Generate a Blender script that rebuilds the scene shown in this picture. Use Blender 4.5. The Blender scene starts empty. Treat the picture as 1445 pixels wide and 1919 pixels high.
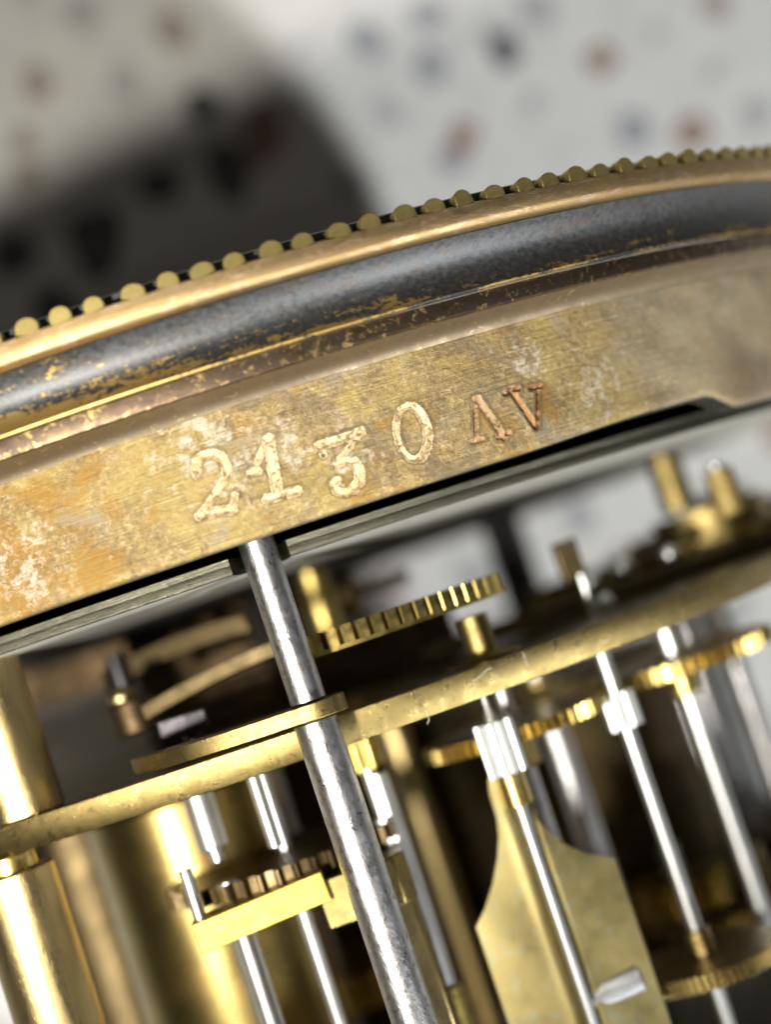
import bpy, bmesh, math, random
import numpy as np
from mathutils import Vector, Matrix
random.seed(7)
S = 0.001                      # everything below is written in millimetres; the scene is real size in metres
AXIS_Z = 50.6                  # height of the movement's axis above the table (the drum lies on its side)
sc = bpy.context.scene

# ------------------------------------------------------------------ camera
ROLL, PITCH, YAW = math.radians(18.57), math.radians(3.04), math.radians(4.82)
FPX, CAM_H = 3034.8, 125.58
fw = Vector((math.tan(YAW), math.tan(PITCH), -1)).normalized()
yc = (Vector((0, 1, 0)) - fw.y * fw).normalized()
xc = fw.cross(yc)
rt = math.cos(ROLL) * xc - math.sin(ROLL) * yc
up = math.sin(ROLL) * xc + math.cos(ROLL) * yc
cam = bpy.data.cameras.new('camera')
cam.sensor_fit = 'VERTICAL'; cam.sensor_height = 24; cam.sensor_width = 24
cam.lens = 12 * FPX / 959.5
cam.clip_start = 0.002; cam.clip_end = 20
cam.dof.use_dof = True; cam.dof.focus_distance = 81.0 * S; cam.dof.aperture_fstop = 11.8
cam.dof.aperture_blades = 0
co = bpy.data.objects.new('camera', cam); sc.collection.objects.link(co)
m3 = Matrix((rt, up, -fw)).transposed()
co.matrix_world = Matrix.Translation(Vector((0, 0, CAM_H + AXIS_Z)) * S) @ m3.to_4x4()
sc.camera = co

# ------------------------------------------------------------------ light
w = bpy.data.worlds.new('World'); sc.world = w; w.use_nodes = True
bg = w.node_tree.nodes['Background']; bg.inputs[0].default_value = (1.0, 0.92, 0.82, 1); bg.inputs[1].default_value = 0.045
def lamp(name, pos, watts, radius, col):
    l = bpy.data.lights.new(name, 'POINT'); l.energy = watts; l.shadow_soft_size = radius * S; l.color = col
    o = bpy.data.objects.new(name, l); sc.collection.objects.link(o); o.location = Vector((pos[0], pos[1], pos[2] + AXIS_Z)) * S
lamp('torch_lamp', (-32, -13, 120), 0.70, 3.0, (1.0, 0.95, 0.86))
lamp('window_side_lamp', (400, -520, 470), 27.0, 30, (0.96, 0.98, 1.0))
sc.view_settings.view_transform = 'Standard'; sc.view_settings.look = 'None'
sc.view_settings.exposure = 0; sc.view_settings.gamma = 1
try: sc.view_settings.use_curve_mapping = False
except Exception: pass
sc.cycles.max_bounces = 8; sc.cycles.glossy_bounces = 5; sc.cycles.sample_clamp_indirect = 6
sc.cycles.use_denoising = True

# ------------------------------------------------------------------ measuring helpers (axis frame, mm)
def ray(px, py):
    return (fw * FPX + rt * (px - 722.5) - up * (py - 959.5))
def spot(px, py, z):
    d = ray(px, py); t = (z - CAM_H) / d.z
    return Vector((d.x * t, d.y * t, z))
def on_level(px, py, y):                        # where the sight line meets the level y (for things standing on a plate)
    d = ray(px, py); t = y / d.y
    return Vector((d.x * t, y, CAM_H + d.z * t))
def on_drum(px, py, R):
    d = ray(px, py); a = d.x**2 + d.z**2; b = 2 * d.z * CAM_H; c = CAM_H**2 - R**2
    t = (-b - math.sqrt(b * b - 4 * a * c)) / (2 * a)
    p = d * t; return (R * math.atan2(p.x, CAM_H + p.z), p.y)

# ------------------------------------------------------------------ materials
def newmat(name):
    m = bpy.data.materials.new(name); m.use_nodes = True
    nt = m.node_tree; return m, nt, nt.nodes['Principled BSDF']
def nd(nt, kind, **kw):
    n = nt.nodes.new(kind)
    for k, v in kw.items(): setattr(n, k, v)
    return n
def coords(nt, scale=(1, 1, 1)):
    tc = nd(nt, 'ShaderNodeTexCoord'); mp = nd(nt, 'ShaderNodeMapping')
    mp.inputs['Scale'].default_value = [1000 * s for s in scale]
    nt.links.new(tc.outputs['Object'], mp.inputs['Vector']); return mp.outputs['Vector']
def noise(nt, vec, scale, detail=6, rough=0.6, dist=0.0):
    n = nd(nt, 'ShaderNodeTexNoise'); n.inputs['Scale'].default_value = scale; n.inputs['Detail'].default_value = detail
    n.inputs['Roughness'].default_value = rough; n.inputs['Distortion'].default_value = dist
    nt.links.new(vec, n.inputs['Vector']); return n.outputs['Fac']
def ramp(nt, fac, stops):
    r = nd(nt, 'ShaderNodeValToRGB'); e = r.color_ramp.elements
    while len(e) < len(stops): e.new(0.5)
    for i, (p, c) in enumerate(stops):
        e[i].position = p; e[i].color = (*c, 1) if len(c) == 3 else c
    nt.links.new(fac, r.inputs[0]); return r.outputs[0]
def vramp(nt, fac, a, b, va=0.0, vb=1.0):
    r = nd(nt, 'ShaderNodeMapRange'); r.inputs[1].default_value = a; r.inputs[2].default_value = b
    r.inputs[3].default_value = va; r.inputs[4].default_value = vb
    nt.links.new(fac, r.inputs[0]); return r.outputs[0]
def mixc(nt, f, a, b):
    x = nd(nt, 'ShaderNodeMix', data_type='RGBA')
    for sock, v in ((x.inputs[0], f), (x.inputs[6], a), (x.inputs[7], b)):
        if isinstance(v, (int, float)): sock.default_value = v
        elif isinstance(v, tuple): sock.default_value = (*v, 1)
        else: nt.links.new(v, sock)
    return x.outputs[2]
def mul(nt, a, b):
    x = nd(nt, 'ShaderNodeMath', operation='MULTIPLY')
    for s_, v in zip(x.inputs, (a, b)):
        if isinstance(v, (int, float)): s_.default_value = v
        else: nt.links.new(v, s_)
    return x.outputs[0]
def bump(nt, p, h, dist, strength=1.0):
    b = nd(nt, 'ShaderNodeBump'); b.inputs['Strength'].default_value = strength; b.inputs['Distance'].default_value = dist * S
    nt.links.new(h, b.inputs['Height']); nt.links.new(b.outputs[0], p.inputs['Normal'])
def metal(name, c1, c2, rough=0.35, r_var=0.15, scale=1.2, spots=None, spot_cut=0.62, bump_mm=0.006, stretch=(1, 1, 1), metallic=1.0, grain=14):
    m, nt, p = newmat(name); v = coords(nt, stretch)
    n1 = noise(nt, v, scale, 8, 0.65, 0.4); n2 = noise(nt, v, grain, 4, 0.7)
    col = mixc(nt, vramp(nt, n1, 0.35, 0.65), c1, c2)
    if spots:
        n3 = noise(nt, v, scale * 2.3, 9, 0.72, 0.8)
        col = mixc(nt, vramp(nt, n3, spot_cut - 0.03, spot_cut + 0.05), col, spots)
    nt.links.new(col, p.inputs['Base Color']); p.inputs['Metallic'].default_value = metallic
    nt.links.new(vramp(nt, n1, 0.3, 0.7, rough - r_var * 0.5, rough + r_var), p.inputs['Roughness'])
    bump(nt, p, n2, bump_mm)
    return m
M = {}
M['brass'] = metal('aged_brass', (0.29, 0.222, 0.085), (0.205, 0.153, 0.057), 0.28, 0.12, 1.0, (0.13, 0.09, 0.042), 0.59, 0.022, grain=13)
M['brass_yellow'] = metal('yellow_brass', (0.50, 0.395, 0.085), (0.42, 0.33, 0.07), 0.36, 0.10, 1.0, (0.30, 0.22, 0.05), 0.64, 0.03, grain=10)
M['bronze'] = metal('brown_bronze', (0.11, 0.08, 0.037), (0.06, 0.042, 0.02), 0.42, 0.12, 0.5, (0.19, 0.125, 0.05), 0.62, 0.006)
M['brass_bright'] = metal('bright_brass', (0.52, 0.40, 0.14), (0.42, 0.32, 0.10), 0.28, 0.14, 1.4, (0.50, 0.36, 0.12), 0.66, 0.006)
M['brass_satin'] = metal('satin_brass', (0.44, 0.34, 0.16), (0.34, 0.26, 0.115), 0.28, 0.12, 0.8, (0.30, 0.21, 0.09), 0.64, 0.020, (1, 0.15, 1))
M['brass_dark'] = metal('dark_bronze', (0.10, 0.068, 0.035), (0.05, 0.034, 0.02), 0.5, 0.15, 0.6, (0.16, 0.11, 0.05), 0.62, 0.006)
M['brass_barrel'] = metal('barrel_brass', (0.31, 0.245, 0.09), (0.25, 0.165, 0.055), 0.29, 0.10, 0.25, None, 0.6, 0.004)
M['steel'] = metal('polished_steel', (0.48, 0.485, 0.49), (0.36, 0.35, 0.35), 0.31, 0.12, 1.6, (0.22, 0.175, 0.155), 0.57, 0.022, (1, 0.55, 1), grain=7)
M['steel_bright'] = metal('bright_steel', (0.64, 0.65, 0.64), (0.48, 0.49, 0.49), 0.33, 0.10, 1.6, (0.34, 0.30, 0.27), 0.68, 0.008, (1, 0.3, 1))
M['brass_dull'] = metal('dull_brown_brass', (0.15, 0.112, 0.055), (0.09, 0.066, 0.034), 0.40, 0.12, 0.8, (0.22, 0.165, 0.07), 0.62, 0.010)
M['steel_white'] = metal('frosted_steel', (0.74, 0.76, 0.75), (0.62, 0.64, 0.63), 0.40, 0.05, 1.6, None, 0.68, 0.004)
M['steel_dark'] = metal('blued_steel', (0.07, 0.064, 0.07), (0.04, 0.038, 0.042), 0.42, 0.1, 1.0)
M['silver_satin'] = metal('satin_nickel', (0.46, 0.455, 0.40), (0.37, 0.365, 0.32), 0.60, 0.10, 0.9, (0.66, 0.66, 0.60), 0.70, 0.010, metallic=0.15)
M['dial_edge'] = metal('striated_plate_edge', (0.165, 0.158, 0.115), (0.085, 0.082, 0.062), 0.42, 0.12, 1.6, (0.27, 0.24, 0.15), 0.62, 0.03, (0.25, 5, 0.25), grain=6)
M['notch'] = metal('dark_notch', (0.17, 0.175, 0.165), (0.09, 0.094, 0.09), 0.5, 0.1, 2.0, (0.2, 0.2, 0.18), 0.62, 0.02)
M['black'] = metal('dull_black', (0.012, 0.012, 0.013), (0.02, 0.02, 0.02), 0.6, 0.1, 1.0, metallic=0.0)

def near(nt, vec, pts):                         # 1 at the given places (mm), falling to 0 at their radius
    out = None
    for x, y, z, rad in pts:
        d = nd(nt, 'ShaderNodeVectorMath', operation='DISTANCE'); nt.links.new(vec, d.inputs[0]); d.inputs[1].default_value = (x, y, z)
        f = vramp(nt, d.outputs['Value'], rad * 0.25, rad, 1.0, 0.0)
        if out is None: out = f
        else:
            mx = nd(nt, 'ShaderNodeMath', operation='MAXIMUM'); nt.links.new(out, mx.inputs[0]); nt.links.new(f, mx.inputs[1]); out = mx.outputs[0]
    return out
def add(nt, a, b):
    x = nd(nt, 'ShaderNodeMath', operation='ADD'); nt.links.new(a, x.inputs[0]); nt.links.new(b, x.inputs[1]); return x.outputs[0]
def ring_mat():
    m, nt, p = newmat('tarnished_stamped_brass'); v = coords(nt)
    mid = noise(nt, v, 0.55, 8, 0.68, 0.3); fine = noise(nt, v, 3.0, 10, 0.80, 0.2); grit = noise(nt, v, 8.0, 6, 0.8)
    def at(px, py, rad):
        s_, y_ = on_drum(px, py, 46.96); return (46.96 * math.sin(s_ / 46.96), y_, 46.96 * math.cos(s_ / 46.96), rad)
    base = ramp(nt, mid, [(0.36, (0.19, 0.135, 0.085)), (0.47, (0.29, 0.21, 0.11)), (0.58, (0.37, 0.265, 0.115)), (0.70, (0.42, 0.33, 0.19))])
    sp = ramp(nt, fine, [(0.38, (0.085, 0.055, 0.027)), (0.47, (0.25, 0.18, 0.075)), (0.54, (0.38, 0.275, 0.105)), (0.63, (0.66, 0.55, 0.33))])
    base = mixc(nt, 0.58, base, sp)
    pat = noise(nt, v, 0.24, 5, 0.62, 0.7)
    base = mixc(nt, vramp(nt, pat, 0.50, 0.60, 0, 0.55), base, (0.40, 0.305, 0.10))
    base = mixc(nt, vramp(nt, pat, 0.47, 0.38, 0, 0.60), base, (0.17, 0.135, 0.085))
    turn = noise(nt, coords(nt, (0.10, 5.0, 0.10)), 1.3, 5, 0.6)
    base = mixc(nt, vramp(nt, turn, 0.60, 0.72, 0, 0.45), base, (0.50, 0.42, 0.26))
    base = mixc(nt, vramp(nt, turn, 0.40, 0.30, 0, 0.35), base, (0.10, 0.07, 0.035))
    och = add(nt, noise(nt, v, 0.45, 7, 0.65, 0.6), vramp(nt, near(nt, v, [at(120, 1010, 6.5), at(40, 1090, 4), at(960, 830, 2.6), at(1010, 770, 1.6), at(660, 915, 2.0)]), 0, 1, 0, 0.16))
    base = mixc(nt, mul(nt, vramp(nt, och, 0.57, 0.70), vramp(nt, fine, 0.34, 0.58, 0.35, 0.95)), base, (0.31, 0.17, 0.032))
    grey = noise(nt, v, 0.38, 6, 0.6, 0.4)
    base = mixc(nt, vramp(nt, grey, 0.56, 0.70, 0, 0.6), base, (0.30, 0.27, 0.21))
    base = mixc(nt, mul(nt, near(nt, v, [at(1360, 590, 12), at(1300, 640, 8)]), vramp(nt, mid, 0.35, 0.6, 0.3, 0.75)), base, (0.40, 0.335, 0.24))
    base = mixc(nt, mul(nt, near(nt, v, [at(1395, 700, 3.2)]), 0.6), base, (0.16, 0.10, 0.06))
    pale = add(nt, noise(nt, v, 1.5, 10, 0.78, 0.25), vramp(nt, near(nt, v, [at(370, 835, 3.6), at(40, 1050, 3.6), at(430, 880, 2.4), at(975, 675, 2.2), at(330, 800, 3.2), at(650, 860, 2.2), at(520, 840, 2.4), at(1120, 720, 3.0)]), 0, 1, 0, 0.13))  # whitish bloom spots; round the digits also torch glare put into the colour
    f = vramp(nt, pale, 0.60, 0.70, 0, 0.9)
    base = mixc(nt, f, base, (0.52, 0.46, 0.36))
    gr = nd(nt, 'ShaderNodeAttribute'); gr.attribute_name = 'grime'
    base = mixc(nt, mul(nt, gr.outputs['Fac'], 0.55), base, (0.07, 0.047, 0.022))
    nt.links.new(base, p.inputs['Base Color'])
    p.inputs['Metallic'].default_value = 0.70
    nt.links.new(vramp(nt, fine, 0.3, 0.7, 0.54, 0.36), p.inputs['Roughness'])
    h = add(nt, mul(nt, mid, 1.2), add(nt, add(nt, fine, mul(nt, turn, 0.5)), mul(nt, grit, 0.35)))
    bump(nt, p, h, 0.075)
    return m
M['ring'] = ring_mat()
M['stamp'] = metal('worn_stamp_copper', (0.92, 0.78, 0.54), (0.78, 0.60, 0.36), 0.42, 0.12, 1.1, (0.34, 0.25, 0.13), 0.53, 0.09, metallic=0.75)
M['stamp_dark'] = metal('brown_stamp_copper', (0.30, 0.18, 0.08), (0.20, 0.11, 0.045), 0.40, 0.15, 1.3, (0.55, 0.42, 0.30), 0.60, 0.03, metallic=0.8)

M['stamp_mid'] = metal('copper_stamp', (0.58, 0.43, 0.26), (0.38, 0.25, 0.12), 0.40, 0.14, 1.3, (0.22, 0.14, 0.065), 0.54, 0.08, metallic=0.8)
def molding_mat():
    m, nt, p = newmat('smoky_tarnished_molding'); v = coords(nt)
    tc = nd(nt, 'ShaderNodeTexCoord'); sep = nd(nt, 'ShaderNodeSeparateXYZ'); nt.links.new(tc.outputs['Object'], sep.inputs[0])
    st = coords(nt, (0.35, 1.6, 0.35)); n1 = noise(nt, st, 1.2, 9, 0.7, 0.5); n2 = noise(nt, v, 3.5, 8, 0.7); big = noise(nt, v, 0.10, 2, 0.5)
    dark = mixc(nt, vramp(nt, n2, 0.35, 0.65), (0.055, 0.057, 0.060), (0.11, 0.112, 0.110))
    dark = mixc(nt, vramp(nt, n1, 0.50, 0.66, 0, 0.5), dark, (0.10, 0.07, 0.052))
    # worn gold lower lip: rubbed bare towards the edge that hands touch
    a = nd(nt, 'ShaderNodeMath', operation='ADD'); nt.links.new(vramp(nt, sep.outputs[1], 13.2 * S, 14.9 * S, 0.62, 0.0), a.inputs[0])
    b0 = nd(nt, 'ShaderNodeMath', operation='ADD'); nt.links.new(vramp(nt, n1, 0.3, 0.7, -0.5, 0.42), b0.inputs[0]); nt.links.new(vramp(nt, n2, 0.3, 0.7, -0.22, 0.22), b0.inputs[1])
    b1 = nd(nt, 'ShaderNodeMath', operation='ADD'); nt.links.new(b0.outputs[0], b1.inputs[0]); nt.links.new(vramp(nt, sep.outputs[0], -14 * S, 16 * S, 0.22, -0.20), b1.inputs[1]); nt.links.new(b1.outputs[0], a.inputs[1])
    f = vramp(nt, a.outputs[0], 0.34, 0.48)
    col = mixc(nt, f, dark, (0.42, 0.29, 0.10))
    nt.links.new(col, p.inputs['Base Color']); p.inputs['Metallic'].default_value = 0.9
    nt.links.new(vramp(nt, n2, 0.3, 0.7, 0.42, 0.56), p.inputs['Roughness'])
    bump(nt, p, n2, 0.02); return m
M['molding'] = molding_mat()
M['rim'] = metal('rim_brass', (0.40, 0.285, 0.135), (0.30, 0.205, 0.095), 0.42, 0.14, 0.9, (0.48, 0.34, 0.24), 0.57, 0.02, (0.5, 1.4, 0.5))
M['bead'] = metal('bead_brass', (0.52, 0.41, 0.16), (0.36, 0.275, 0.10), 0.42, 0.12, 1.4, (0.2, 0.145, 0.06), 0.64, 0.012)
M['flange'] = metal('stained_flange', (0.17, 0.12, 0.07), (0.075, 0.055, 0.048), 0.36, 0.12, 0.9, (0.52, 0.36, 0.15), 0.58, 0.012)
M['fillet'] = metal('grey_fillet', (0.25, 0.20, 0.13), (0.20, 0.155, 0.10), 0.55, 0.10, 0.9, (0.5, 0.4, 0.22), 0.62, 0.010)

def table_mat():
    m, nt, p = newmat('terrazzo_matrix'); v = coords(nt)
    n = noise(nt, v, 0.25, 6, 0.6); n2 = noise(nt, v, 1.3, 5, 0.6)
    col = mixc(nt, vramp(nt, n, 0.35, 0.65), (0.88, 0.87, 0.82), (0.77, 0.76, 0.72))
    col = mixc(nt, vramp(nt, n2, 0.60, 0.70, 0, 0.5), col, (0.58, 0.58, 0.59))
    nt.links.new(col, p.inputs['Base Color']); p.inputs['Roughness'].default_value = 0.35; return m
M['table'] = table_mat()
def plain(name, c, rough=0.4):
    m, nt, p = newmat(name); v = coords(nt); n = noise(nt, v, 1.5, 5, 0.6)
    nt.links.new(mixc(nt, vramp(nt, n, 0.3, 0.7), tuple(x * 0.8 for x in c), tuple(min(1, x * 1.15) for x in c)), p.inputs['Base Color'])
    p.inputs['Roughness'].default_value = rough; return m
CHIPS = {'dark': plain('dark_chip', (0.13, 0.13, 0.14)), 'blue': plain('blue_grey_chip', (0.42, 0.43, 0.46)),
         'red': plain('red_chip', (0.42, 0.27, 0.22)), 'tan': plain('tan_chip', (0.46, 0.39, 0.32)), 'grey': plain('grey_chip', (0.56, 0.56, 0.55))}

# ------------------------------------------------------------------ mesh helpers
def W(v): return Vector((v[0], v[1], v[2] + AXIS_Z)) * S
def link(name, me, mat, parent=None, loc=(0, 0, 0)):
    o = bpy.data.objects.new(name, me); sc.collection.objects.link(o)
    if mat is not None and not me.materials: me.materials.append(mat)
    if parent: o.parent = parent
    o.location = Vector(loc) * S
    return o
def mesh(name, verts, faces, smooth=True, angle=40):
    me = bpy.data.meshes.new(name); me.from_pydata([tuple(c * S for c in v) for v in verts], [], faces)
    bm = bmesh.new(); bm.from_mesh(me); bmesh.ops.remove_doubles(bm, verts=bm.verts, dist=1e-8); bmesh.ops.recalc_face_normals(bm, faces=bm.faces); bm.to_mesh(me); bm.free()
    if smooth:
        me.polygons.foreach_set('use_smooth', [True] * len(me.polygons))
        try: me.set_sharp_from_angle(angle=math.radians(angle))
        except Exception: pass
    me.update(); return me
def thing(name, label, cat, p=(0, 0, 0), group=None):
    o = bpy.data.objects.new(name, None); o.empty_display_size = 0.002; sc.collection.objects.link(o); o.location = W(p)
    o['label'] = label; o['category'] = cat
    if group: o['group'] = group
    return o
def lathe(name, prof, seg=48, a0=0.0, a1=2 * math.pi, closed_prof=False):      # profile (r, y) turned about the Y axis
    full = abs(a1 - a0 - 2 * math.pi) < 1e-6; n = seg if full else seg + 1
    vs, fs = [], []
    for i in range(n):
        a = a0 + (a1 - a0) * i / seg
        for r, y in prof: vs.append((r * math.sin(a), y, r * math.cos(a)))
    k = len(prof)
    for i in range(seg):
        j = (i + 1) % n
        for q in range(k if closed_prof else k - 1):
            q2 = (q + 1) % k
            fs.append((i * k + q, i * k + q2, j * k + q2, j * k + q))
    return mesh(name, vs, fs)
def rod(name, r, y0, y1, seg=32, ch=0.06):
    return lathe(name, [(0, y0), (r - ch, y0), (r, y0 + ch), (r, y1 - ch), (r - ch, y1), (0, y1)], seg)
def prism(name, poly, y0, y1, hole=None, smooth=True):                             # (x, z) outline pulled along Y
    n = len(poly); vs = [(x, y0, z) for x, z in poly] + [(x, y1, z) for x, z in poly]
    fs = [(i, (i + 1) % n, n + (i + 1) % n, n + i) for i in range(n)]
    if hole:
        h = len(hole); b = 2 * n
        vs += [(x, y0, z) for x, z in hole] + [(x, y1, z) for x, z in hole]
        fs += [(b + i, b + (i + 1) % h, b + h + (i + 1) % h, b + h + i) for i in range(h)]
        assert h == n
        for i in range(n):
            j = (i + 1) % n
            fs.append((i, j, b + j, b + i)); fs.append((n + i, n + j, b + h + j, b + h + i))
    else:
        fs += [tuple(range(n)), tuple(range(n, 2 * n))]
    return mesh(name, vs, fs, smooth, 35)
def gear_outline(n, R, depth, duty=0.5, steps=5, round_=True):
    pts = []
    for i in range(n):
        a = 2 * math.pi * i / n; da = 2 * math.pi / n
        pts.append((R - depth, a))
        for k in range(steps + 1):
            u = k / steps; aa = a + da * (0.5 - duty / 2 + duty * u)
            rr = R - (depth * 0.45 * (2 * u - 1) ** 2 if round_ else 0)
            pts.append((R - depth, a + da * (0.5 - duty / 2) - da * 0.02)) if k == 0 else None
            pts.append((rr, aa))
            pts.append((R - depth, a + da * (0.5 + duty / 2) + da * 0.02)) if k == steps else None
    return [(r * math.sin(a), r * math.cos(a)) for r, a in pts]
def gear(name, n, R, depth, y0, y1, duty=0.5): return prism(name, gear_outline(n, R, depth, duty), y0, y1)
def box(name, sx, sy, sz):
    x, y, z = sx / 2, sy / 2, sz / 2
    v = [(a, b, c) for a in (-x, x) for b in (-y, y) for c in (-z, z)]
    return mesh(name, v, [(0, 1, 3, 2), (4, 6, 7, 5), (0, 4, 5, 1), (2, 3, 7, 6), (0, 2, 6, 4), (1, 5, 7, 3)], False)
def bev(o, w_, seg=2):
    m = o.modifiers.new('bevel', 'BEVEL'); m.width = w_ * S; m.segments = seg; m.limit_method = 'ANGLE'; m.angle_limit = math.radians(40); return o

# ------------------------------------------------------------------ table: terrazzo with set stone chips
me = mesh('table_top', [(-1500, -1500, 0), (1500, -1500, 0), (1500, 1500, 0), (-1500, 1500, 0)], [(0, 1, 2, 3)], False)
table = link('table_top', me, M['table']); table['kind'] = 'structure'
def chip(x, y, r, kind, el=1.0, rot=None):
    n = random.randint(6, 9); rot = random.uniform(0, 6.28) if rot is None else rot; pts = []
    for i in range(n):
        a = 2 * math.pi * i / n + random.uniform(-.25, .25); q = r * random.uniform(0.72, 1.1)
        px, py = q * math.cos(a) * el, q * math.sin(a)
        pts.append((px * math.cos(rot) - py * math.sin(rot), px * math.sin(rot) + py * math.cos(rot)))
    h = random.uniform(0.02, 0.05)
    vs = [(a * 1.02, b * 1.02, -0.1) for a, b in pts] + [(a, b, h) for a, b in pts]
    fs = [(i, (i + 1) % n, n + (i + 1) % n, n + i) for i in range(n)] + [tuple(range(n, 2 * n))]
    link('stone_chip', mesh('stone_chip', vs, fs, False), CHIPS[kind], table, (x, y, 0))
placed = []
def chip_px(px, py, rpx, kind, el=1.0, rot=None):
    p = spot(px, py, -AXIS_Z); placed.append((p.x, p.y)); chip(p.x, p.y, rpx / 17.2, kind, el, rot)
for a in [(945, 95, 34, 'dark', 1.3, 1.2), (805, 125, 36, 'blue', 1.4, 1.4), (690, 75, 38, 'blue', 1.3, 2.2), (1128, 112, 34, 'red', 1.0), (868, 258, 34, 'red', 1.2, .6),
          (1300, 246, 40, 'red', 1.1), (1190, 240, 38, 'blue', 1.2), (725, 210, 30, 'grey', 1.2), (490, 255, 52, 'red', 1.5, 1.3), (300, 345, 46, 'dark'), (430, 318, 50, 'dark', 1.4, 1.4),
          (180, 455, 62, 'dark', 1.2), (50, 330, 34, 'tan'), (322, 55, 36, 'tan', 1.4, 2), (150, 25, 40, 'grey', 1.3), (70, 155, 34, 'tan', 1.2), (235, 155, 34, 'grey', 1.3, 1.5),
          (45, 265, 30, 'tan'), (1005, 10, 36, 'grey', 1.4), (1340, 10, 34, 'tan'), (1420, 215, 40, 'grey'), (660, 340, 36, 'grey', 1.3), (1340, 130, 26, 'grey'), (850, 300, 36, 'blue', 1.2),
          (380, 200, 40, 'dark'), (110, 590, 60, 'dark'), (560, 90, 20, 'grey'), (800, 30, 30, 'blue', 1.4, .3), (915, 60, 24, 'grey'), (20, 480, 50, 'dark'), (1230, 60, 22, 'grey'), (1000, 190, 22, 'grey')]:
    chip_px(*a)
for i in range(1500):
    if len(placed) > 255: break
    x, y = random.uniform(-75, 110), random.uniform(-70, 105)
    d = min(math.hypot(x - a, y - b) for a, b in placed)
    if d < 6.2: continue
    placed.append((x, y)); chip(x, y, random.uniform(1.2, 3.0), random.choice(['blue', 'grey', 'red', 'tan', 'grey', 'grey', 'blue', 'grey']), random.uniform(1, 1.5))

# ------------------------------------------------------------------ bezel
bezel = thing('clock_bezel', 'round brass bezel with beaded edge and smoky grey cove molding', 'bezel')
N = 183; SEG = 732
link('rim', lathe('rim', [(44, 19.0), (47.6, 18.3), (49.0, 17.75), (49.05, 17.32), (50.10, 17.30), (50.20, 17.22), (50.205, 16.9), (50.205, 16.48), (50.16, 16.34), (50.05, 16.18), (49.85, 16.04), (49.4, 15.98)], SEG), M['rim'], bezel)
cove = []
for i in range(15):
    u = i / 14; cove.append((49.62 - 0.38 * u - 0.62 * math.sin(math.pi * u) ** 0.85, 15.97 - 2.68 * u))
cove += [(49.22, 13.2), (48.9, 13.16)]
link('molding', lathe('molding', cove, 360), M['molding'], bezel)
link('notch_ring', lathe('notch_ring', [(49.0, 17.30), (49.15, 17.5), (49.1, 17.95), (48.7, 18.1)], 360), M['notch'], bezel)
# one bead: a half-round boss, its flat front flush with the rim, domed over the top
bw, bl = 0.58, 1.15
bv, bf = [], []
for j in range(5):
    zz = [-bl, -0.45, -0.05, 0.19, 0.23][j]; sh = [0.86, 0.97, 1.0, 1.0, 0.94][j]
    for i in range(11):
        a = math.pi * i / 10; bv.append((bw * sh * math.cos(a), -0.02 + (0.74 * sh) * math.sin(a) ** 0.62, zz))
    bv.append((0, -0.10, zz))
for j in range(4):
    for i in range(12):
        k = (i + 1) % 12; bf.append((j * 12 + i, j * 12 + k, (j + 1) * 12 + k, (j + 1) * 12 + i))
bf += [tuple(range(12)), tuple(range(48, 60))]
bead_me = mesh('bead', bv, bf, True, 38); bead_me.materials.append(M['bead'])
for i in range(N):
    a = -0.138 + 2 * math.pi * i / N + random.uniform(-.0025, .0025)
    o = bpy.data.objects.new('bead', bead_me); sc.collection.objects.link(o); o.parent = bezel
    o.location = Vector((49.95 * math.sin(a), 17.30, 49.95 * math.cos(a))) * S; o.rotation_euler = (0, a, random.uniform(-.10, .10)); q_ = random.uniform(0.86, 1.08); o.scale = (q_, random.uniform(0.86, 1.05), 1)

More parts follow.
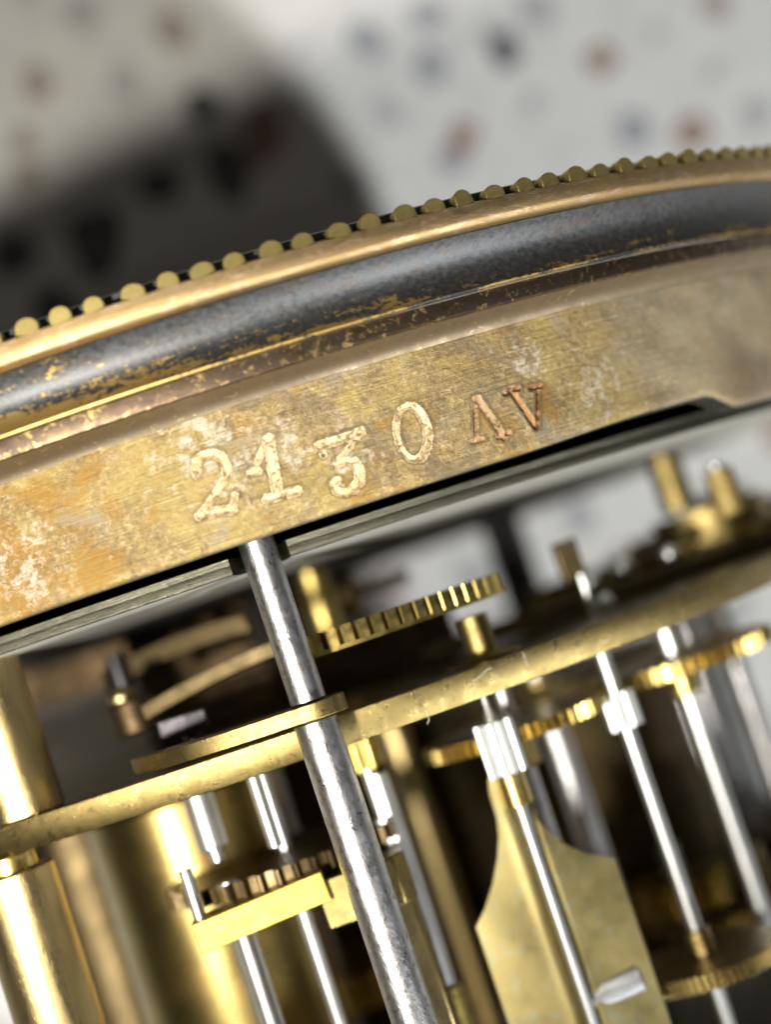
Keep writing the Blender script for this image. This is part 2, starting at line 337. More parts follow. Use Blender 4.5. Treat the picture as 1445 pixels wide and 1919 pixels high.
# ------------------------------------------------------------------ case ring with stamped characters
ring = thing('case_ring', 'tarnished brass case ring stamped 2130 below the bezel', 'ring')
RR = 46.96
def S_(pts, wd): wd = wd * 1.02; return [(on_drum(a[0], a[1], RR), on_drum(b[0], b[1], RR), wd / 38.6 / 2) for a, b in zip(pts, pts[1:])]
def ell(cx, cy, ax, ay, tilt, n=28):
    c, s = math.cos(tilt), math.sin(tilt); return [(cx + ax * math.cos(t) * c - ay * math.sin(t) * s, cy + ax * math.cos(t) * s + ay * math.sin(t) * c) for t in [2 * math.pi * i / n for i in range(n + 1)]]
zero = ell(772, 811, 29, 51, math.radians(-11))
G = [('stamped_numeral', 'stamp', S_([(369, 890), (366, 876), (370, 862), (382, 853), (400, 850), (416, 858), (425, 873), (424, 888)], 14) + S_([(424, 888), (415, 908), (400, 930), (384, 953), (374, 967)], 8) + S_([(374, 967), (405, 958), (436, 955)], 14) + S_([(436, 955), (440, 930)], 9)),
     ('stamped_numeral', 'stamp', S_([(503, 824), (512, 880), (521, 928)], 18) + S_([(499, 824), (487, 856), (474, 886)], 8) + S_([(468, 888), (484, 883)], 9) + S_([(500, 935), (528, 928), (557, 920)], 14)),
     ('stamped_numeral', 'stamp', S_([(598, 835), (640, 822), (677, 809)], 14) + S_([(599, 836), (606, 852)], 9) + S_([(675, 812), (655, 838), (634, 864)], 7) + S_([(628, 872), (650, 862), (664, 867)], 9) + S_([(664, 867), (674, 883), (673, 902), (662, 917)], 16) + S_([(662, 917), (645, 925), (630, 920), (625, 909), (632, 901)], 12)),
     ('stamped_numeral', 'stamp', sum([S_([a, b], 15 if (-9 < i < 6 or i > 22) else 9) for i, (a, b) in enumerate(zip(zero, zero[1:]))], [])),
     ('stamped_letter', 'stamp_mid', S_([(892, 826), (890, 790), (889, 750)], 9) + S_([(896, 750), (920, 784), (944, 820)], 14) + S_([(884, 830), (904, 824)], 8) + S_([(932, 822), (955, 812)], 8)),
     ('stamped_letter', 'stamp_dark', S_([(958, 732), (982, 768), (1004, 800)], 12) + S_([(1009, 730), (1008, 765), (1007, 800)], 7) + S_([(946, 738), (972, 728)], 7) + S_([(994, 728), (1014, 724)], 7))]
ss = [p[0] for g in G for st in g[2] for p in st[:2]]
sa, sb = min(ss) - 0.8, max(ss) + 0.8
ds = 0.055
th_dense = np.arange(sa, sb, ds) / RR
th = np.concatenate([np.linspace(sb / RR + 0.004, 2 * math.pi + sa / RR - 0.004, 420) - 2 * math.pi, th_dense]); th = np.sort(np.where(th < -math.pi, th + 2 * math.pi, th))
YT, YB = 11.42, 4.92
rows = np.linspace(0, 1, 118)
TH, RW = np.meshgrid(th, rows, indexing='ij')
sstep = lambda x: np.clip(x, 0, 1) ** 2 * (3 - 2 * np.clip(x, 0, 1))
slot_end = on_drum(1330, 752, RR)[0] / RR
ybot = YB + 0.22 * sstep((TH - 0.30) / 0.2) - 1.05 * sstep((TH - slot_end) / 0.055)
YY = ybot + (YT - ybot) * RW
SSg = TH * RR
sd = np.full(TH.shape, 9.0); gid = np.full(TH.shape, -1)
msk = (SSg > sa) & (SSg < sb)
for gi, (_, _, strokes) in enumerate(G):
    for (a, b, hw) in strokes:
        ax, ay = a; bx_, by_ = b; dx, dy = bx_ - ax, by_ - ay; L2 = dx * dx + dy * dy + 1e-9
        t = np.clip(((SSg - ax) * dx + (YY - ay) * dy) / L2, 0, 1)
        d = np.hypot(SSg - ax - t * dx, YY - ay - t * dy) - hw
        better = msk & (d < sd); sd[better] = d[better]; gid[better] = gi
rng = np.random.RandomState(3)
def soft(n_, amp):                                # smooth random field over the wall
    a_ = rng.rand(TH.shape[0], TH.shape[1]); k_ = np.ones(n_) / n_
    for ax in (0, 1):
        for _i in range(2): a_ = np.apply_along_axis(lambda q: np.convolve(q, k_, 'same'), ax, a_)
    return amp * (a_ - a_.mean()) / (a_.std() + 1e-9)
wob = soft(3, 0.014) + soft(7, 0.014)
deep = np.clip(0.85 + soft(11, 0.38), 0.12, 1.3)
sdw = sd + wob
disp = -0.20 * deep * sstep((0.03 - sdw) / 0.15) + 0.03 * np.exp(-((sdw - 0.13) / 0.09) ** 2) * (sd < 1)
# soft unevenness of the spun wall, rounded lower edge
disp += 0.03 * np.sin(TH * 23 + 2 * np.sin(YY)) + 0.02 * np.sin(TH * 61 + YY * 1.7)
disp -= 0.22 * np.exp(-((YY - ybot) / 0.10))
RG = RR + disp
PX, PZ = RG * np.sin(TH), RG * np.cos(TH)
nt_, nr = TH.shape
verts = np.stack([PX, YY, PZ], -1).reshape(-1, 3) * S
gm = np.where((sdw < 0.04) & (deep > 0.30), gid, -1)
face_sets = {k: [] for k in range(-1, len(G))}
for i in range(nt_):
    j = (i + 1) % nt_
    g4 = np.maximum.reduce([gm[i, :-1], gm[i, 1:], gm[j, :-1], gm[j, 1:]])
    for k in range(nr - 1):
        face_sets[int(g4[k])].append((i * nr + k, j * nr + k, j * nr + k + 1, i * nr + k + 1))
def sub_mesh(name, faces):
    used = sorted({v for f in faces for v in f}); mp = {v: i for i, v in enumerate(used)}
    me = bpy.data.meshes.new(name); me.from_pydata(verts[used].tolist(), [], [tuple(mp[v] for v in f) for f in faces])
    me.polygons.foreach_set('use_smooth', [True] * len(me.polygons)); me.update(); return me
grime = (np.exp(-((sd - 0.10) / 0.07) ** 2) * (0.45 + 0.55 * rng.rand(*TH.shape))).reshape(-1)
band_me = sub_mesh('band', face_sets[-1])
used_b = sorted({v for f in face_sets[-1] for v in f})
band_me.attributes.new('grime', 'FLOAT', 'POINT').data.foreach_set('value', grime[used_b].astype(np.float32))
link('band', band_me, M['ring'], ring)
words = ['numeral 2', 'numeral 1', 'flat-topped numeral 3', 'numeral 0', 'inverted V mark', 'brown V mark']
for k, (nm, mt, _) in enumerate(G):
    o = link(nm, sub_mesh(nm, face_sets[k]), M[mt], ring); o['label'] = words[k] + ' stamped in the case ring'
# lower lip and inner wall follow the same cut edge
lv, lf = [], []
for i in range(nt_):
    yb = float(ybot[i, 0]); a = float(th[i])
    for r, y in ((float(RG[i, 0]), yb), (46.5, yb - 0.03), (45.4, yb + 0.02), (45.3, yb + 0.3), (45.3, 12.0)): lv.append((r * math.sin(a), y, r * math.cos(a)))
for i in range(nt_):
    j = (i + 1) % nt_
    for k in range(4): lf.append((i * 5 + k, i * 5 + k + 1, j * 5 + k + 1, j * 5 + k))
link('lower_lip', mesh('lower_lip', lv, lf), M['notch'], ring)
link('fillet', lathe('fillet', [(RR, 11.43), (47.05, 11.62), (47.3, 11.85), (47.75, 12.05), (48.35, 12.18), (48.6, 12.22)], 360), M['fillet'], ring)
link('flange', lathe('flange', [(48.6, 12.22), (48.80, 12.23), (48.88, 12.28), (48.90, 12.38), (48.89, 13.1), (48.7, 13.18)], 360), M['flange'], ring)

# ------------------------------------------------------------------ dial plate
dial = thing('dial_plate', 'thin grey dial plate with notched edge under the case ring', 'dial plate')
DR, NOT = 43.1, 1.9
rodp = spot(597, 1371, 43.3)
na = math.atan2(rodp.x, 43.0)
outl = []
for i in range(361):
    a = na + 0.034 + (2 * math.pi - 0.072) * i / 360
    outl.append((DR * math.sin(a), DR * math.cos(a)))
cx, cz = rodp.x, 42.6
for i in range(9):
    a = math.radians(-90 - 180 * (i / 8)) ; outl.append((cx - 1.3 * math.cos(math.radians(180 * i / 8)), cz - 1.0 - 0.9 * math.sin(math.radians(180 * i / 8))))
n = len(outl)
ysd = [3.74, 3.80, 4.22, 4.28, 4.62, 4.68]; ins = [0.06, 0.0, 0.0, 0.05, 0.02, 0.10]
vs, fs = [], []
for y, q in zip(ysd, ins):
    for x, z in outl:
        l = math.hypot(x, z); vs.append((x * (l - q) / l, y, z * (l - q) / l))
for k in range(len(ysd) - 1):
    for i in range(n): fs.append((k * n + i, k * n + (i + 1) % n, (k + 1) * n + (i + 1) % n, (k + 1) * n + i))
fs.append(tuple(range((len(ysd) - 1) * n, len(ysd) * n)))
link('edge', mesh('edge', vs, fs), M['dial_edge'], dial)
link('back_face', mesh('back_face', [(x * 0.9985, 3.74, z * 0.9985) for x, z in outl], [tuple(range(n))], False), M['silver_satin'], dial)
link('darkening_disc', mesh('darkening_disc', [(33.5 * math.sin(2 * math.pi * i / 90), 3.70, -8.6 + 33.5 * math.cos(2 * math.pi * i / 90)) for i in range(90)], [tuple(range(90))], False), M['black'], dial)  # black off-centre disc added to darken the far part of the dial's back
link('backing_disc', lathe('backing_disc', [(0, 6.0), (45.2, 6.0)], 96), M['black'], dial)  # unseen black disc added to close the ring and block light

# ------------------------------------------------------------------ movement frame: plates, pillars, studs
PR, PY0, PY1 = 41.4, -6.36, -4.75
frame = thing('movement_frame', 'brass plates and pillars that carry the wheels of the movement', 'frame')
link('front_plate', lathe('front_plate', [(0, PY0), (PR - 0.05, PY0), (PR, PY0 + 0.06), (PR, PY1 - 0.06), (PR - 0.06, PY1), (0, PY1)], 360), M['brass'], frame)
link('back_plate', lathe('back_plate', [(0, -36.6), (PR, -36.6), (PR, -35.0), (0, -35.0)], 200), M['brass'], frame)
def pillar(px, py, z, r, y0, y1, mat='brass_satin', name='pillar', parent=frame, collar=None, seg=40):
    p = spot(px, py, z)
    o = link(name, rod(name, r, y0, y1, seg, 0.10), M[mat], parent, (p.x, 0, z))
    if collar:
        link('collar', rod('collar', collar[0], collar[1], collar[2], seg, 0.12), M[collar[3]], o)
    return o
pillar(22, 1440, 36.6, 2.1, PY1, 3.74)
pillar(106, 1900, 36.3, 2.28, -35, -7.3, collar=(1.5, -7.4, PY0, 'brass_bright'))
pillar(1392, 1400, -4, 1.9, -35, PY0, 'steel_bright')
pillar(800, 1560, 6, 1.1, -35, PY0, 'brass_satin')
pillar(1258, 905, 10, 1.25, -0.6, 3.74, 'brass')
pillar(958, 1040, -24, 1.9, PY1, 3.74, 'steel_dark')
pillar(585, 1090, 14, 1.1, -1.0, 3.74, 'brass_bright')
p = spot(907, 1228, 35.0)
st = link('stud', lathe('stud', [(0, 2.5), (0.84, 2.5), (0.9, 2.43), (0.9, 0.45), (1.05, 0.34), (2.1, 0.2), (2.25, 0.1), (2.25, 0), (0, 0)], 40), M['brass'], frame, (p.x, PY1 + 0.002, p.z))

# ------------------------------------------------------------------ steel rod and the lever round it
rodt = thing('steel_rod', 'long polished steel rod crossing in front of the brass plate', 'rod', (rodp.x, 0, rodp.z))
link('upper_section', rod('upper_section', 0.93, -3.55, 9.0, 48, 0.10), M['steel'], rodt)
link('lower_section', rod('lower_section', 1.13, -34.9, -4.42, 48, 0.12), M['steel'], rodt)
lever = thing('collar_lever', 'curved brass lever whose eye clasps the steel rod above the plate', 'lever', (rodp.x, -4.42, rodp.z))
el_ = []
for i in range(17):
    a = math.radians(130 - 230 * i / 16); el_.append((1.62 * math.cos(a) * 1.12, 1.5 * math.sin(a)))
arm_out = [(-2.6, 1.2), (-4.6, 0.7), (-6.4, -0.2), (-8.0, -1.5), (-9.3, -3.2), (-9.9, -4.6)]
arm_in = [(-9.5, -4.9), (-8.0, -3.4), (-6.0, -2.1), (-4, -1.5), (-2, -1.45)]
bev(link('arm', prism('arm', el_ + arm_in[::-1] + arm_out[::-1], 0.0, 0.86), M['brass'], lever), 0.05)

# ------------------------------------------------------------------ rack: toothed arc behind the rod
yr = spot(760, 1150, 39).y
RK = 13.4
rc = spot(610, 1190, 41.0)
rack = thing('toothed_rack', 'curved brass rack with square teeth above the front plate', 'rack', (rc.x, yr, rc.z - RK))
def arc_poly(r0, r1, a0, a1, n=24): return [(r1 * math.sin(a0 + (a1 - a0) * i / n), r1 * math.cos(a0 + (a1 - a0) * i / n)) for i in range(n + 1)] + [(r0 * math.sin(a1 - (a1 - a0) * i / n), r0 * math.cos(a1 - (a1 - a0) * i / n)) for i in range(n + 1)]
link('arc', prism('arc', arc_poly(RK - 2.6, RK - 1.25, -0.10, 0.885), -0.45, 0.50), M['brass'], rack)
link('lower_strip', prism('lower_strip', arc_poly(RK - 2.6, RK - 0.02, -0.10, 0.885), -0.66, -0.45), M['brass_bright'], rack)
tw = 0.046
tooth_me = prism('tooth', [(-0.26, -1.3), (-0.325, -0.05), (-0.285, 0), (0.285, 0), (0.325, -0.05), (0.26, -1.3)], -0.45, 0.52, smooth=False); tooth_me.materials.append(M['brass_bright'])
for i in range(15):
    a = -0.045 + 0.0640 * i
    o = bpy.data.objects.new('tooth', tooth_me); sc.collection.objects.link(o); o.parent = rack
    o.location = Vector((RK * math.sin(a), 0, RK * math.cos(a))) * S; o.rotation_euler = (0, a, 0)
link('spoke', prism('spoke', [(-0.7, 0), (0.7, 0), (2.6, 10.6), (1.0, 10.8)], -0.4, 0.3), M['brass'], rack)
def bar(name, label, cat, a, b, za, zb, h, dpt, mat='brass', group=None, pname='bar', taper=1.0, bend=0.0):
    A, B = spot(a[0], a[1], za), spot(b[0], b[1], zb); d = B - A; L = d.length
    t = thing(name, label, cat, A, group)
    x = d.normalized(); y = (Vector((0, 1, 0)) - x.y * x).normalized(); z = x.cross(y)
    vs, fs = [], []; n_ = 12 if bend else 1
    for i_ in range(n_ + 1):
        u = i_ / n_; k = 1 + (taper - 1) * u; c = x * (L * u) + y * (bend * 4 * u * (1 - u))
        for sy, sz in ((-1, -1), (1, -1), (1, 1), (-1, 1)): vs.append(tuple(c + y * (sy * h / 2 * k) + z * (sz * dpt / 2 * k)))
    for i_ in range(n_):
        for q in range(4): fs.append((i_ * 4 + q, i_ * 4 + (q + 1) % 4, i_ * 4 + 4 + (q + 1) % 4, i_ * 4 + 4 + q))
    fs += [(0, 1, 2, 3), tuple(n_ * 4 + q for q in range(4))]
    bev(link(pname, mesh(pname, vs, fs, True, 35), M[mat], t), 0.08)
    return t, A, B
t, A, B = bar('rack_tail', 'thin blurred brass arm left of the steel rod, ending at a pale knob', 'lever', (275, 1335), (545, 1203), 31, 34, 0.86, 1.2, 'brass_dull', None, 'arm', 1.0, 0.22)
link('hub', rod('hub', 1.35, -1.3, 0.7, 32, 0.15), M['brass_dark'], t, (-0.9, 0.3, -1.0))
o = link('knob', lathe('knob', [(0, 1.75), (0.55, 1.65), (0.85, 1.25), (0.8, 0.9), (0.5, 0.8), (0, 0.8)], 24), M['brass_satin'], t, (-1.1, 0.15, 0.1))
t, A, B = bar('detent_arm', 'dim brass arm behind the rack tail under the dial plate', 'lever', (205, 1275), (470, 1165), 22, 26, 1.25, 1.6, 'brass_dull', None, 'arm', 0.9, 0.38)
link('pivot', rod('pivot', 0.6, -3.0, 1.6, 20), M['steel_dark'], t, (0.9, -0.2, 2.0))
t, A, B = bar('long_lever', 'long brown brass lever lying above the front plate behind the stud', 'lever', (795, 1228), (1450, 1012), 24, 20, 0.95, 2.2, 'brass_dull', None, 'arm')
t, A, B = bar('hammer_tail', 'short dark steel block beside the left dial pillar', 'block', (300, 1372), (388, 1345), 34.5, 34.5, 1.15, 1.6, 'steel_dark', None, 'block')
link('foot', rod('foot', 0.5, -1.6, -0.5, 20), M['steel_dark'], t, (1.6, 0.3, 0))

q = spot(430, 1230, 2)
br = thing('dark_bridge', 'dark bronze bridge in the shadows between dial plate and front plate', 'bridge', (q.x, PY1, 2))
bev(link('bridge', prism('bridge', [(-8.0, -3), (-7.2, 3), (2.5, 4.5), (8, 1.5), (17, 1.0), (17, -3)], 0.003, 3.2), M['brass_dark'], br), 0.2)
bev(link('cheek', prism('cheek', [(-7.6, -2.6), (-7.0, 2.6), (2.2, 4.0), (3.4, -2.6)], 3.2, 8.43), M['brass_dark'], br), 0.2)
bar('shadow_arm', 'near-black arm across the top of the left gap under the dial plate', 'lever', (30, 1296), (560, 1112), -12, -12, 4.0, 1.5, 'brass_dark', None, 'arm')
q = spot(640, 1118, 8)
dw = thing('minute_gear', 'dim brown gear edge-on behind the rod and above the rack', 'gear', (q.x, q.y, q.z))
link('wheel', gear('wheel', 44, 5.2, 0.5, -0.45, 0.45), M['bronze'], dw); link('pipe', rod('pipe', 1.5, -1.6, 1.4), M['brass'], dw)
# motion work on the right, out of focus
q = spot(1190, 1062, 6)
hw_ = thing('hour_wheel', 'dark brown wheel seen edge-on below the white gap at right', 'wheel', (q.x, q.y, q.z))
link('wheel', gear('wheel', 54, 8.6, 0.5, -1.0, 0.75), M['brass'], hw_); link('pipe', rod('pipe', 1.8, -1.6, 1.2), M['brass_dull'], hw_)
q = spot(1345, 1010, 12)
sn = thing('snail_cam', 'brown brass stepped cam at the far right under the case ring', 'cam', (q.x, q.y, q.z))
sp = []
for i in range(60):
    a = 2 * math.pi * i / 60; sp.append(((8.6 - 0.25 * int(i / 5)) * math.sin(a), (8.6 - 0.25 * int(i / 5)) * math.cos(a)))
link('cam', prism('cam', sp, -0.9, 0.5), M['brass'], sn); link('boss', rod('boss', 4.2, 0.5, 2.4), M['brass'], sn)
q = spot(1365, 978, 0)
cw = thing('cannon_gear', 'dull bronze gear behind the stepped cam at the far right', 'gear', (q.x, q.y, q.z))
link('wheel', gear('wheel', 60, 8.0, 0.5, -0.9, 0.9), M['brass'], cw); link('pipe', rod('pipe', 2.2, 0.9, 2.6), M['brass'], cw)
q = spot(1358, 918, 22)
tb = thing('brass_tube', 'knurled brass tube with pale top standing on the stepped cam', 'tube', (q.x, q.y, q.z))
link('tube', prism('tube', gear_outline(22, 0.98, 0.07, 0.6), -1.6, 1.35), M['brass'], tb); link('cap', rod('cap', 0.62, 1.35, 1.9, 24, 0.2), M['steel_bright'], tb)
q = spot(1066, 1050, 26)
po = thing('square_post', 'small dark square post with thin steel pin before the white gap', 'post', (q.x, q.y, q.z))
bev(link('block', box('block', 1.45, 2.5, 1.2), M['brass_dull'], po), 0.08); link('pin', rod('pin', 0.28, -4.4, -1.0, 16, 0.08), M['steel_bright'], po, (0.35, 0, 0.4))
for k, (px, py, z, r, lab) in enumerate([(1165, 1062, 19, 0.8, 'pale round screw head in front of the dark brown wheel'), (1108, 1088, 20, 0.65, 'small pale screw head beside the square post pin'),
                                         (1132, 1128, 25, 0.7, 'pale screw head just above the edge of the front plate'), (1255, 1037, 22, 0.6, 'pale screw head just under the stepped cam')]):
    q = spot(px, py, z); s_ = thing('screw', lab, 'screw', (q.x, q.y, q.z), 'screws above the front plate')
    link('head', lathe('head', [(0, r * 0.9), (r * 0.5, r * 0.78), (r * 0.85, r * 0.45), (r, 0), (r * 0.85, -r * 0.45), (0, -r * 0.6)], 20), M['steel_white'], s_); link('shank', rod('shank', r * 0.5, -1.2, -0.35, 12), M['steel_dark'], s_)

# ------------------------------------------------------------------ fly with its fan, pinion and arbor
fz = 36.0
fp = spot(978, 1520, fz)
fly = thing('fly_fan', 'olive brass fan with shoulders and a steel arbor down its middle', 'fan', (fp.x, 0, fz))
def fy(px, py): q = spot(px, py, fz); return (q.x - fp.x, q.y)
lft = [(917, 1462), (919, 1490), (933, 1535), (937, 1570), (935, 1610), (926, 1660), (912, 1705), (895, 1742)]
rgt = [(986, 1470), (996, 1510), (1008, 1538), (1030, 1560), (1062, 1585), (1100, 1602), (1135, 1607), (1158, 1612)]
L_ = [fy(*p_) for p_ in lft]; R_ = [fy(*p_) for p_ in rgt]
L_ += [(L_[-1][0] + 0.05, -33.0)]; R_ += [(R_[-1][0] + 0.0, -33.0)]
def fold(u): # cross section: flat wings, gentle raised channel that grips the arbor
    return 0.05 * math.exp(-((abs(u) - 0.75) / 0.38) ** 2) - 0.10 * math.exp(-(u / 0.42) ** 2)
ys = sorted({p_[1] for p_ in L_ + R_}, reverse=True); dense = []
for a, b in zip(ys, ys[1:]):
    k = max(1, int((a - b) / 0.3)); dense += [a + (b - a) * i / k for i in range(k)]
dense.append(ys[-1])
def xi(P, y):
    for a, b in zip(P, P[1:]):
        if a[1] >= y >= b[1]: return a[0] + (b[0] - a[0]) * ((a[1] - y) / max(1e-6, a[1] - b[1]))
    return P[0][0] if y > P[0][1] else P[-1][0]
vs, fs = [], []; C_ = 84
XL, XR = min(p_[0] for p_ in L_), max(p_[0] for p_ in R_)
for y in dense:
    xl, xr = xi(L_, y), xi(R_, y)
    for i in range(C_ + 1):
        x = min(max(XL + (XR - XL) * i / C_, xl + 0.004 * i / C_), xr - 0.004 * (1 - i / C_)); vs.append((x, y, -0.45 + fold(x) - 0.012 * x * x + 0.05 * math.sin(y * 0.7 + x)))
nb = len(vs)
vs += [(x, y, z - 0.35) for x, y, z in vs]
r_ = len(dense)
for i in range(r_ - 1):
    for k in range(C_):
        a = i * (C_ + 1) + k; fs.append((a, a + 1, a + C_ + 2, a + C_ + 1)); fs.append((nb + a, nb + a + C_ + 1, nb + a + C_ + 2, nb + a + 1))
for i in range(r_ - 1):
    for k in (0, C_):
        a = i * (C_ + 1) + k; fs.append((a, a + C_ + 1, nb + a + C_ + 1, nb + a))
for k in range(C_):
    for b_ in (0, (r_ - 1) * (C_ + 1)): fs.append((b_ + k, b_ + k + 1, nb + b_ + k + 1, nb + b_ + k))
M['fan'] = metal('stained_fan_brass', (0.33, 0.27, 0.115), (0.265, 0.215, 0.09), 0.36, 0.10, 0.5, (0.26, 0.26, 0.165), 0.58, 0.006)
link('vane', mesh('vane', vs, fs, True, 50), M['fan'], fly)
link('arbor', rod('arbor', 0.345, -35, -9.5, 24, 0.05), M['steel_bright'], fly, (0, 0, 0.05))
py_t, py_b = spot(925, 1352, fz).y, spot(950, 1450, fz).y
link('pinion', prism('pinion', gear_outline(11, 1.14, 0.42, 0.50), py_b, py_t), M['steel_white'], fly, (0, 0, 0.1))
link('pivot', lathe('pivot', [(0.42, py_t), (0.34, py_t + 0.4), (0.2, py_t + 0.8), (0.16, PY0 + 0.05)], 20), M['steel_bright'], fly, (0, 0, 0.1))
link('sleeve', rod('sleeve', 0.80, fy(975, 1508)[1], py_b, 32, 0.05), M['brass_bright'], fly, (0, 0, 0.1))
sy = spot(1140, 1858, fz).y
o = link('spring_strip', lathe('spring_strip', [(0, -1.75), (0.5, -1.75), (0.7, -1.6), (0.75, 1.6), (0.5, 1.75), (0, 1.75)], 28), M['steel_bright'], fly, (1.75, sy - 0.2, -0.60)); o.rotation_euler = (0, 0, math.radians(-86)); o.scale = (1, 1, 0.32)

# ------------------------------------------------------------------ trains: wheels on arbors
def train(name, label, cat, px, py, z, parts, group=None):
    q = spot(px, py, z); t = thing(name, label, cat, (q.x, 0, z), group)
    for p_ in parts:
        k = p_[0]
        if k == 'arbor': link('arbor', rod('arbor', p_[1], p_[2], p_[3], 24, 0.05), M[p_[4]], t)
        elif k == 'wheel':
            o = link('wheel', gear('wheel', p_[1], p_[2], p_[3], p_[4], p_[5], p_[7] if len(p_) > 7 else 0.5), M[p_[6]], t)
        elif k == 'pinion': link('pinion', prism('pinion', gear_outline(p_[1], p_[2], p_[2] * 0.33, 0.55), p_[3], p_[4]), M[p_[5]], t)
        else: link(k, rod(k, p_[1], p_[2], p_[3], 32, 0.08), M[p_[4]], t)
    return t
Y = lambda px, py, z: spot(px, py, z).y
yw = Y(965, 1372, 33)
train('geared_arbor', 'fine-toothed brass wheel meshing behind the fan pinion', 'wheel', 970, 1385, 30.2,
      [('wheel', 54, 5.6, 0.6, yw - 0.4, yw + 0.4, 'brass_bright'), ('arbor', 0.5, -35, PY0, 'steel'), ('hub', 1.0, yw - 2.4, yw - 0.4, 'brass')])
yw = Y(1290, 1245, 28)
train('geared_arbor', 'gleaming gold wheel with rounded teeth below the plate at far right', 'wheel', 1330, 1420, 23.5,
      [('wheel', 52, 6.4, 0.65, yw - 0.42, yw + 0.42, 'brass_bright'), ('arbor', 0.52, -35, PY0, 'steel_bright'), ('hub', 0.95, yw - 2.2, yw - 0.4, 'brass_bright'), ('collar', 0.85, yw + 0.4, yw + 2.2, 'steel_bright')])
yp0, yp1 = Y(1175, 1362, 31), Y(1152, 1300, 31)
yg = Y(1330, 1800, 31)
train('pinion_arbor', 'steel arbor with short white-glinting pinion right of the fan', 'arbor', 1222, 1500, 31,
      [('arbor', 0.43, -35, PY0, 'steel_bright'), ('pinion', 8, 1.06, yp0, yp1, 'steel_white'), ('hub', 0.75, yg + 0.5, yg + 2.0, 'brass'),
       ('wheel', 64, 4.6, 0.42, yg - 0.45, yg + 0.45, 'brass')])
yg = Y(1380, 1690, 12)
train('geared_arbor', 'shadowy brass wheel low in the dark right corner', 'wheel', 1400, 1650, 8,
      [('wheel', 70, 8.0, 0.5, yg - 1.0, yg - 0.2, 'brass'), ('arbor', 0.7, -35, PY0, 'steel'), ('hub', 1.6, yg - 0.2, yg + 2.5, 'brass')])
train('train_arbor', 'dim grey arbor behind the fan shoulder', 'arbor', 1060, 1430, 18, [('arbor', 0.95, -35, PY0, 'steel'), ('hub', 1.3, PY0 - 3.6, PY0 - 1.6, 'brass')])
train('train_arbor', 'short pale arbor under the plate at the right picture edge', 'arbor', 1350, 1160, 14, [('arbor', 0.75, -35, PY0, 'steel'), ('collar', 1.1, -10.2, -8.2, 'steel_bright')])

yg = Y(1260, 1690, 16)
train('geared_arbor', 'small amber gear half lost in the dark right of the fan', 'gear', 1285, 1690, 12,
      [('wheel', 30, 3.4, 0.55, yg - 1.6, yg + 0.6, 'brass_bright'), ('arbor', 0.6, -35, yg + 3.0, 'steel')])
yg = Y(1400, 1560, 2)
train('geared_arbor', 'dim amber gear at the right picture edge behind the arbors', 'gear', 1420, 1600, -2,
      [('wheel', 36, 4.2, 0.6, yg - 3.0, yg - 1.0, 'brass'), ('arbor', 0.9, -35, PY0, 'steel')])
# left of the rod
yw = Y(500, 1640, 36)
train('geared_arbor', 'dark edge-on wheel with pale teeth above the yellow bar', 'wheel', 545, 1625, 30.5,
      [('wheel', 44, 7.2, 0.55, yw - 0.62, yw + 0.30, 'brass_dull', 0.42), ('arbor', 0.42, yw, PY0, 'steel_bright'), ('hub', 1.1, yw - 1.8, yw, 'brass')])
y1_ = Y(515, 1590, 37.5)
train('steel_pin', 'slim bright pin standing between the plate and the dark wheel', 'pin', 493, 1515, 37.2, [('arbor', 0.37, y1_, PY0, 'steel_bright')])
y1_ = Y(402, 1590, 35)
t = train('steel_shaft', 'thick white-lit shaft with a ball tip beside the spring barrel', 'shaft', 385, 1540, 34.6, [('arbor', 0.85, y1_, PY0, 'steel_bright'), ('tip', 0.42, y1_ - 0.8, y1_, 'steel_bright')])
t = train('steel_pin', 'short bright pin above the left end of the yellow bar', 'pin', 360, 1675, 37.6, [('arbor', 0.36, Y(375, 1722, 37.6), Y(345, 1630, 37.6), 'steel_bright')])
t = train('square_arbor', 'squared white arbor end above the yellow bar', 'arbor', 432, 1675, 35.8, [('arbor', 0.62, -35, Y(425, 1650, 35.8), 'steel_bright'), ('hub', 0.62, Y(400, 1720, 35.8), Y(392, 1668, 35.8), 'brass_bright')])
train('steel_arbor', 'slim grey arbor running down below the yellow bar near the rod', 'arbor', 605, 1820, 33.5, [('arbor', 0.40, -35, yw, 'steel_bright')])
train('steel_arbor', 'wide pale arbor running down below the left half of the yellow bar', 'arbor', 482, 1840, 30, [('arbor', 0.72, -35, yw, 'steel_bright'), ('pinion', 10, 1.5, -30, -25.5, 'steel_bright')])
# yellow bar
bq = spot(490, 1711, 39.0)
yb_ = thing('yellow_bar', 'bright yellow rectangular brass bar left of the steel rod', 'bar', (bq.x, bq.y, bq.z))
bl_ = box('bar', 7.3, 1.62, 2.6); o = bev(link('bar', bl_, M['brass_yellow'], yb_, (0, 0, -1.3)), 0.06); o.rotation_euler = (0, 0, math.radians(3.4))
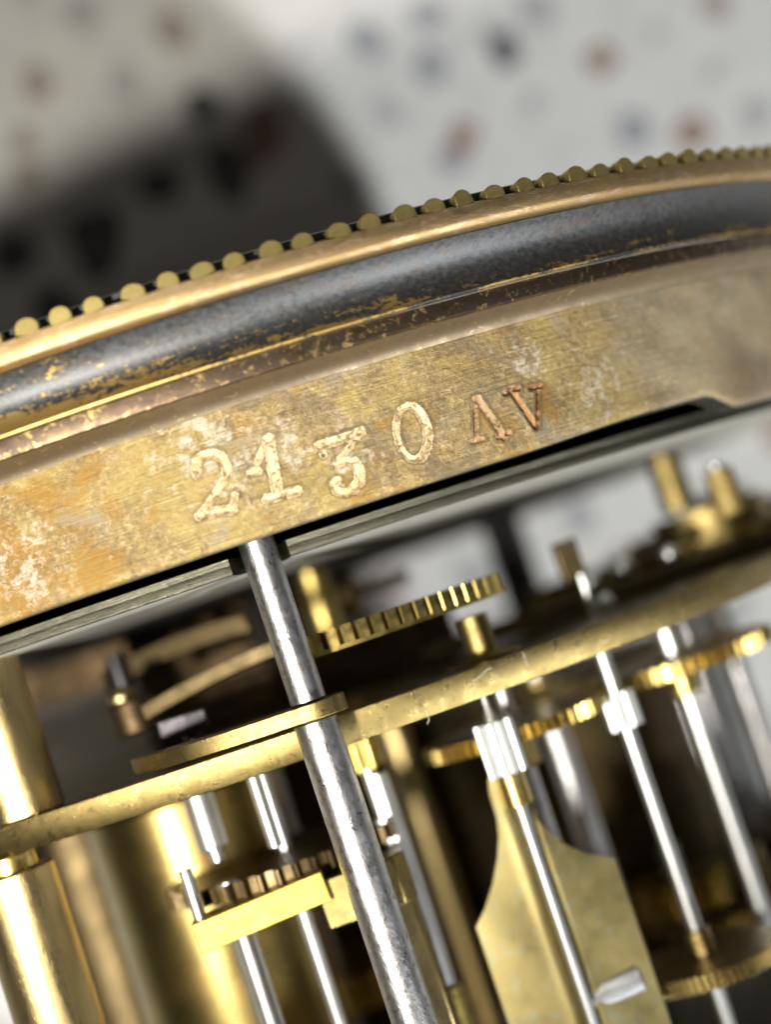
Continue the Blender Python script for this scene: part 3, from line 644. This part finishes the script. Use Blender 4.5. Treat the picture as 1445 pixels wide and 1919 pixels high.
# block behind the rod
bq = spot(705, 1665, 38.2)
kb = thing('brass_block', 'brown-gold brass block and tail behind the steel rod', 'block', (bq.x, bq.y, bq.z))
o = bev(link('block', prism('block', [(-3.0, -3), (-3.0, 0.2), (0.2, 0.2), (1.3, 0.15), (2.05, -0.7), (2.1, -3)], -1.25, 1.35), M['brass'], kb), 0.08)
o = bev(link('tail', prism('tail', [(0.7, -2.2), (0.7, -0.2), (1.75, -0.35), (1.95, -1.0), (1.95, -2.2)], -9.0, -1.2), M['brass_satin'], kb), 0.12)
yw2 = Y(740, 1560, 33)
train('train_arbor', 'glinting arbor and pinion just right of the rod under the plate', 'arbor', 692, 1450, 33, [('arbor', 0.45, -13, PY0, 'steel_bright'), ('pinion', 8, 1.2, -8.6, -6.9, 'brass_bright'), ('collar', 0.8, -12.5, -11.4, 'steel_bright')])
train('steel_arbor', 'pale grey arbor right of the brass block tail', 'arbor', 815, 1780, 33, [('arbor', 0.62, -35, -9.0, 'steel_bright'), ('hub', 0.9, -35, Y(835, 1850, 33), 'brass_bright')])
yg = Y(640, 1870, 18)
train('geared_arbor', 'amber wheel teeth deep below the bar behind the rod', 'wheel', 640, 1870, 12, [('wheel', 40, 6.5, 0.8, yg - 1.4, yg + 0.8, 'brass_bright'), ('arbor', 0.8, -35, PY0, 'steel')])

# spring barrels
def barrel(label, px, py, z, r, y0, y1, mat):
    q = spot(px, py, z); t = thing('spring_barrel', label, 'barrel', (q.x, 0, z), 'spring barrels between the plates')
    link('drum', lathe('drum', [(0, y0), (r - 0.2, y0), (r, y0 + 0.2), (r, y1 - 0.2), (r - 0.2, y1), (0, y1)], 120), M[mat], t)
    link('arbor', rod('arbor', 1.4, -35, PY0, 24), M['steel'], t)
    return t
barrel('large olive gold spring barrel left between pillar and arbors', 415, 1740, 22, 6.1, -33.5, -7.2, 'brass_barrel')
barrel('dull brown barrel edge between the left pillar and the olive barrel', 205, 1760, 6, 4.2, -33.5, -8.0, 'brass_dull')
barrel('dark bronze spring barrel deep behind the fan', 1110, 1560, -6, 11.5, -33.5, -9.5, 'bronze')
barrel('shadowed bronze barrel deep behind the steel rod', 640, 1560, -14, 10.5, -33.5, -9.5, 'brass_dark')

# ------------------------------------------------------------------ stray fibres caught on the metal
def fibre(label, pts):
    vs, fs = [], []; P = [Vector(p_) for p_ in pts]
    for i, c in enumerate(P):
        d = (P[min(i + 1, len(P) - 1)] - P[max(i - 1, 0)]).normalized(); u = d.orthogonal().normalized(); w_ = d.cross(u)
        for k in range(5):
            a = 2 * math.pi * k / 5; vs.append(tuple(c - P[0] + (u * math.cos(a) + w_ * math.sin(a)) * 0.018))
    for i in range(len(P) - 1):
        for k in range(5): fs.append((i * 5 + k, i * 5 + (k + 1) % 5, (i + 1) * 5 + (k + 1) % 5, (i + 1) * 5 + k))
    o = link('lint_fibre', mesh('lint_fibre', vs, fs), M['lint']); o.location = W(P[0])
    o['label'] = label; o['category'] = 'lint'; o['group'] = 'stray fibres on the brass'
M['lint'] = plain('pale_lint', (0.62, 0.58, 0.48), 0.8)
def px_path(pts, dz=0.04):
    out = []
    for a, b in pts:
        q = spot(a, b, 41.0); z = math.sqrt(max(1, PR * PR - q.x * q.x)) + dz; out.append(spot(a, b, z))
    return out
fibre('tiny pale fibre lying on the plate edge below the stud', px_path([(979, 1222), (983, 1231), (985, 1240), (990, 1247)]))
fibre('tiny pale fibre hanging from the lower plate edge right of the rod', px_path([(797, 1332), (801, 1340), (804, 1349), (801, 1357)]))
fibre('curled pale fibre on the plate edge between rod and stud', px_path([(885, 1276), (897, 1270), (905, 1262), (914, 1254), (922, 1252)]))
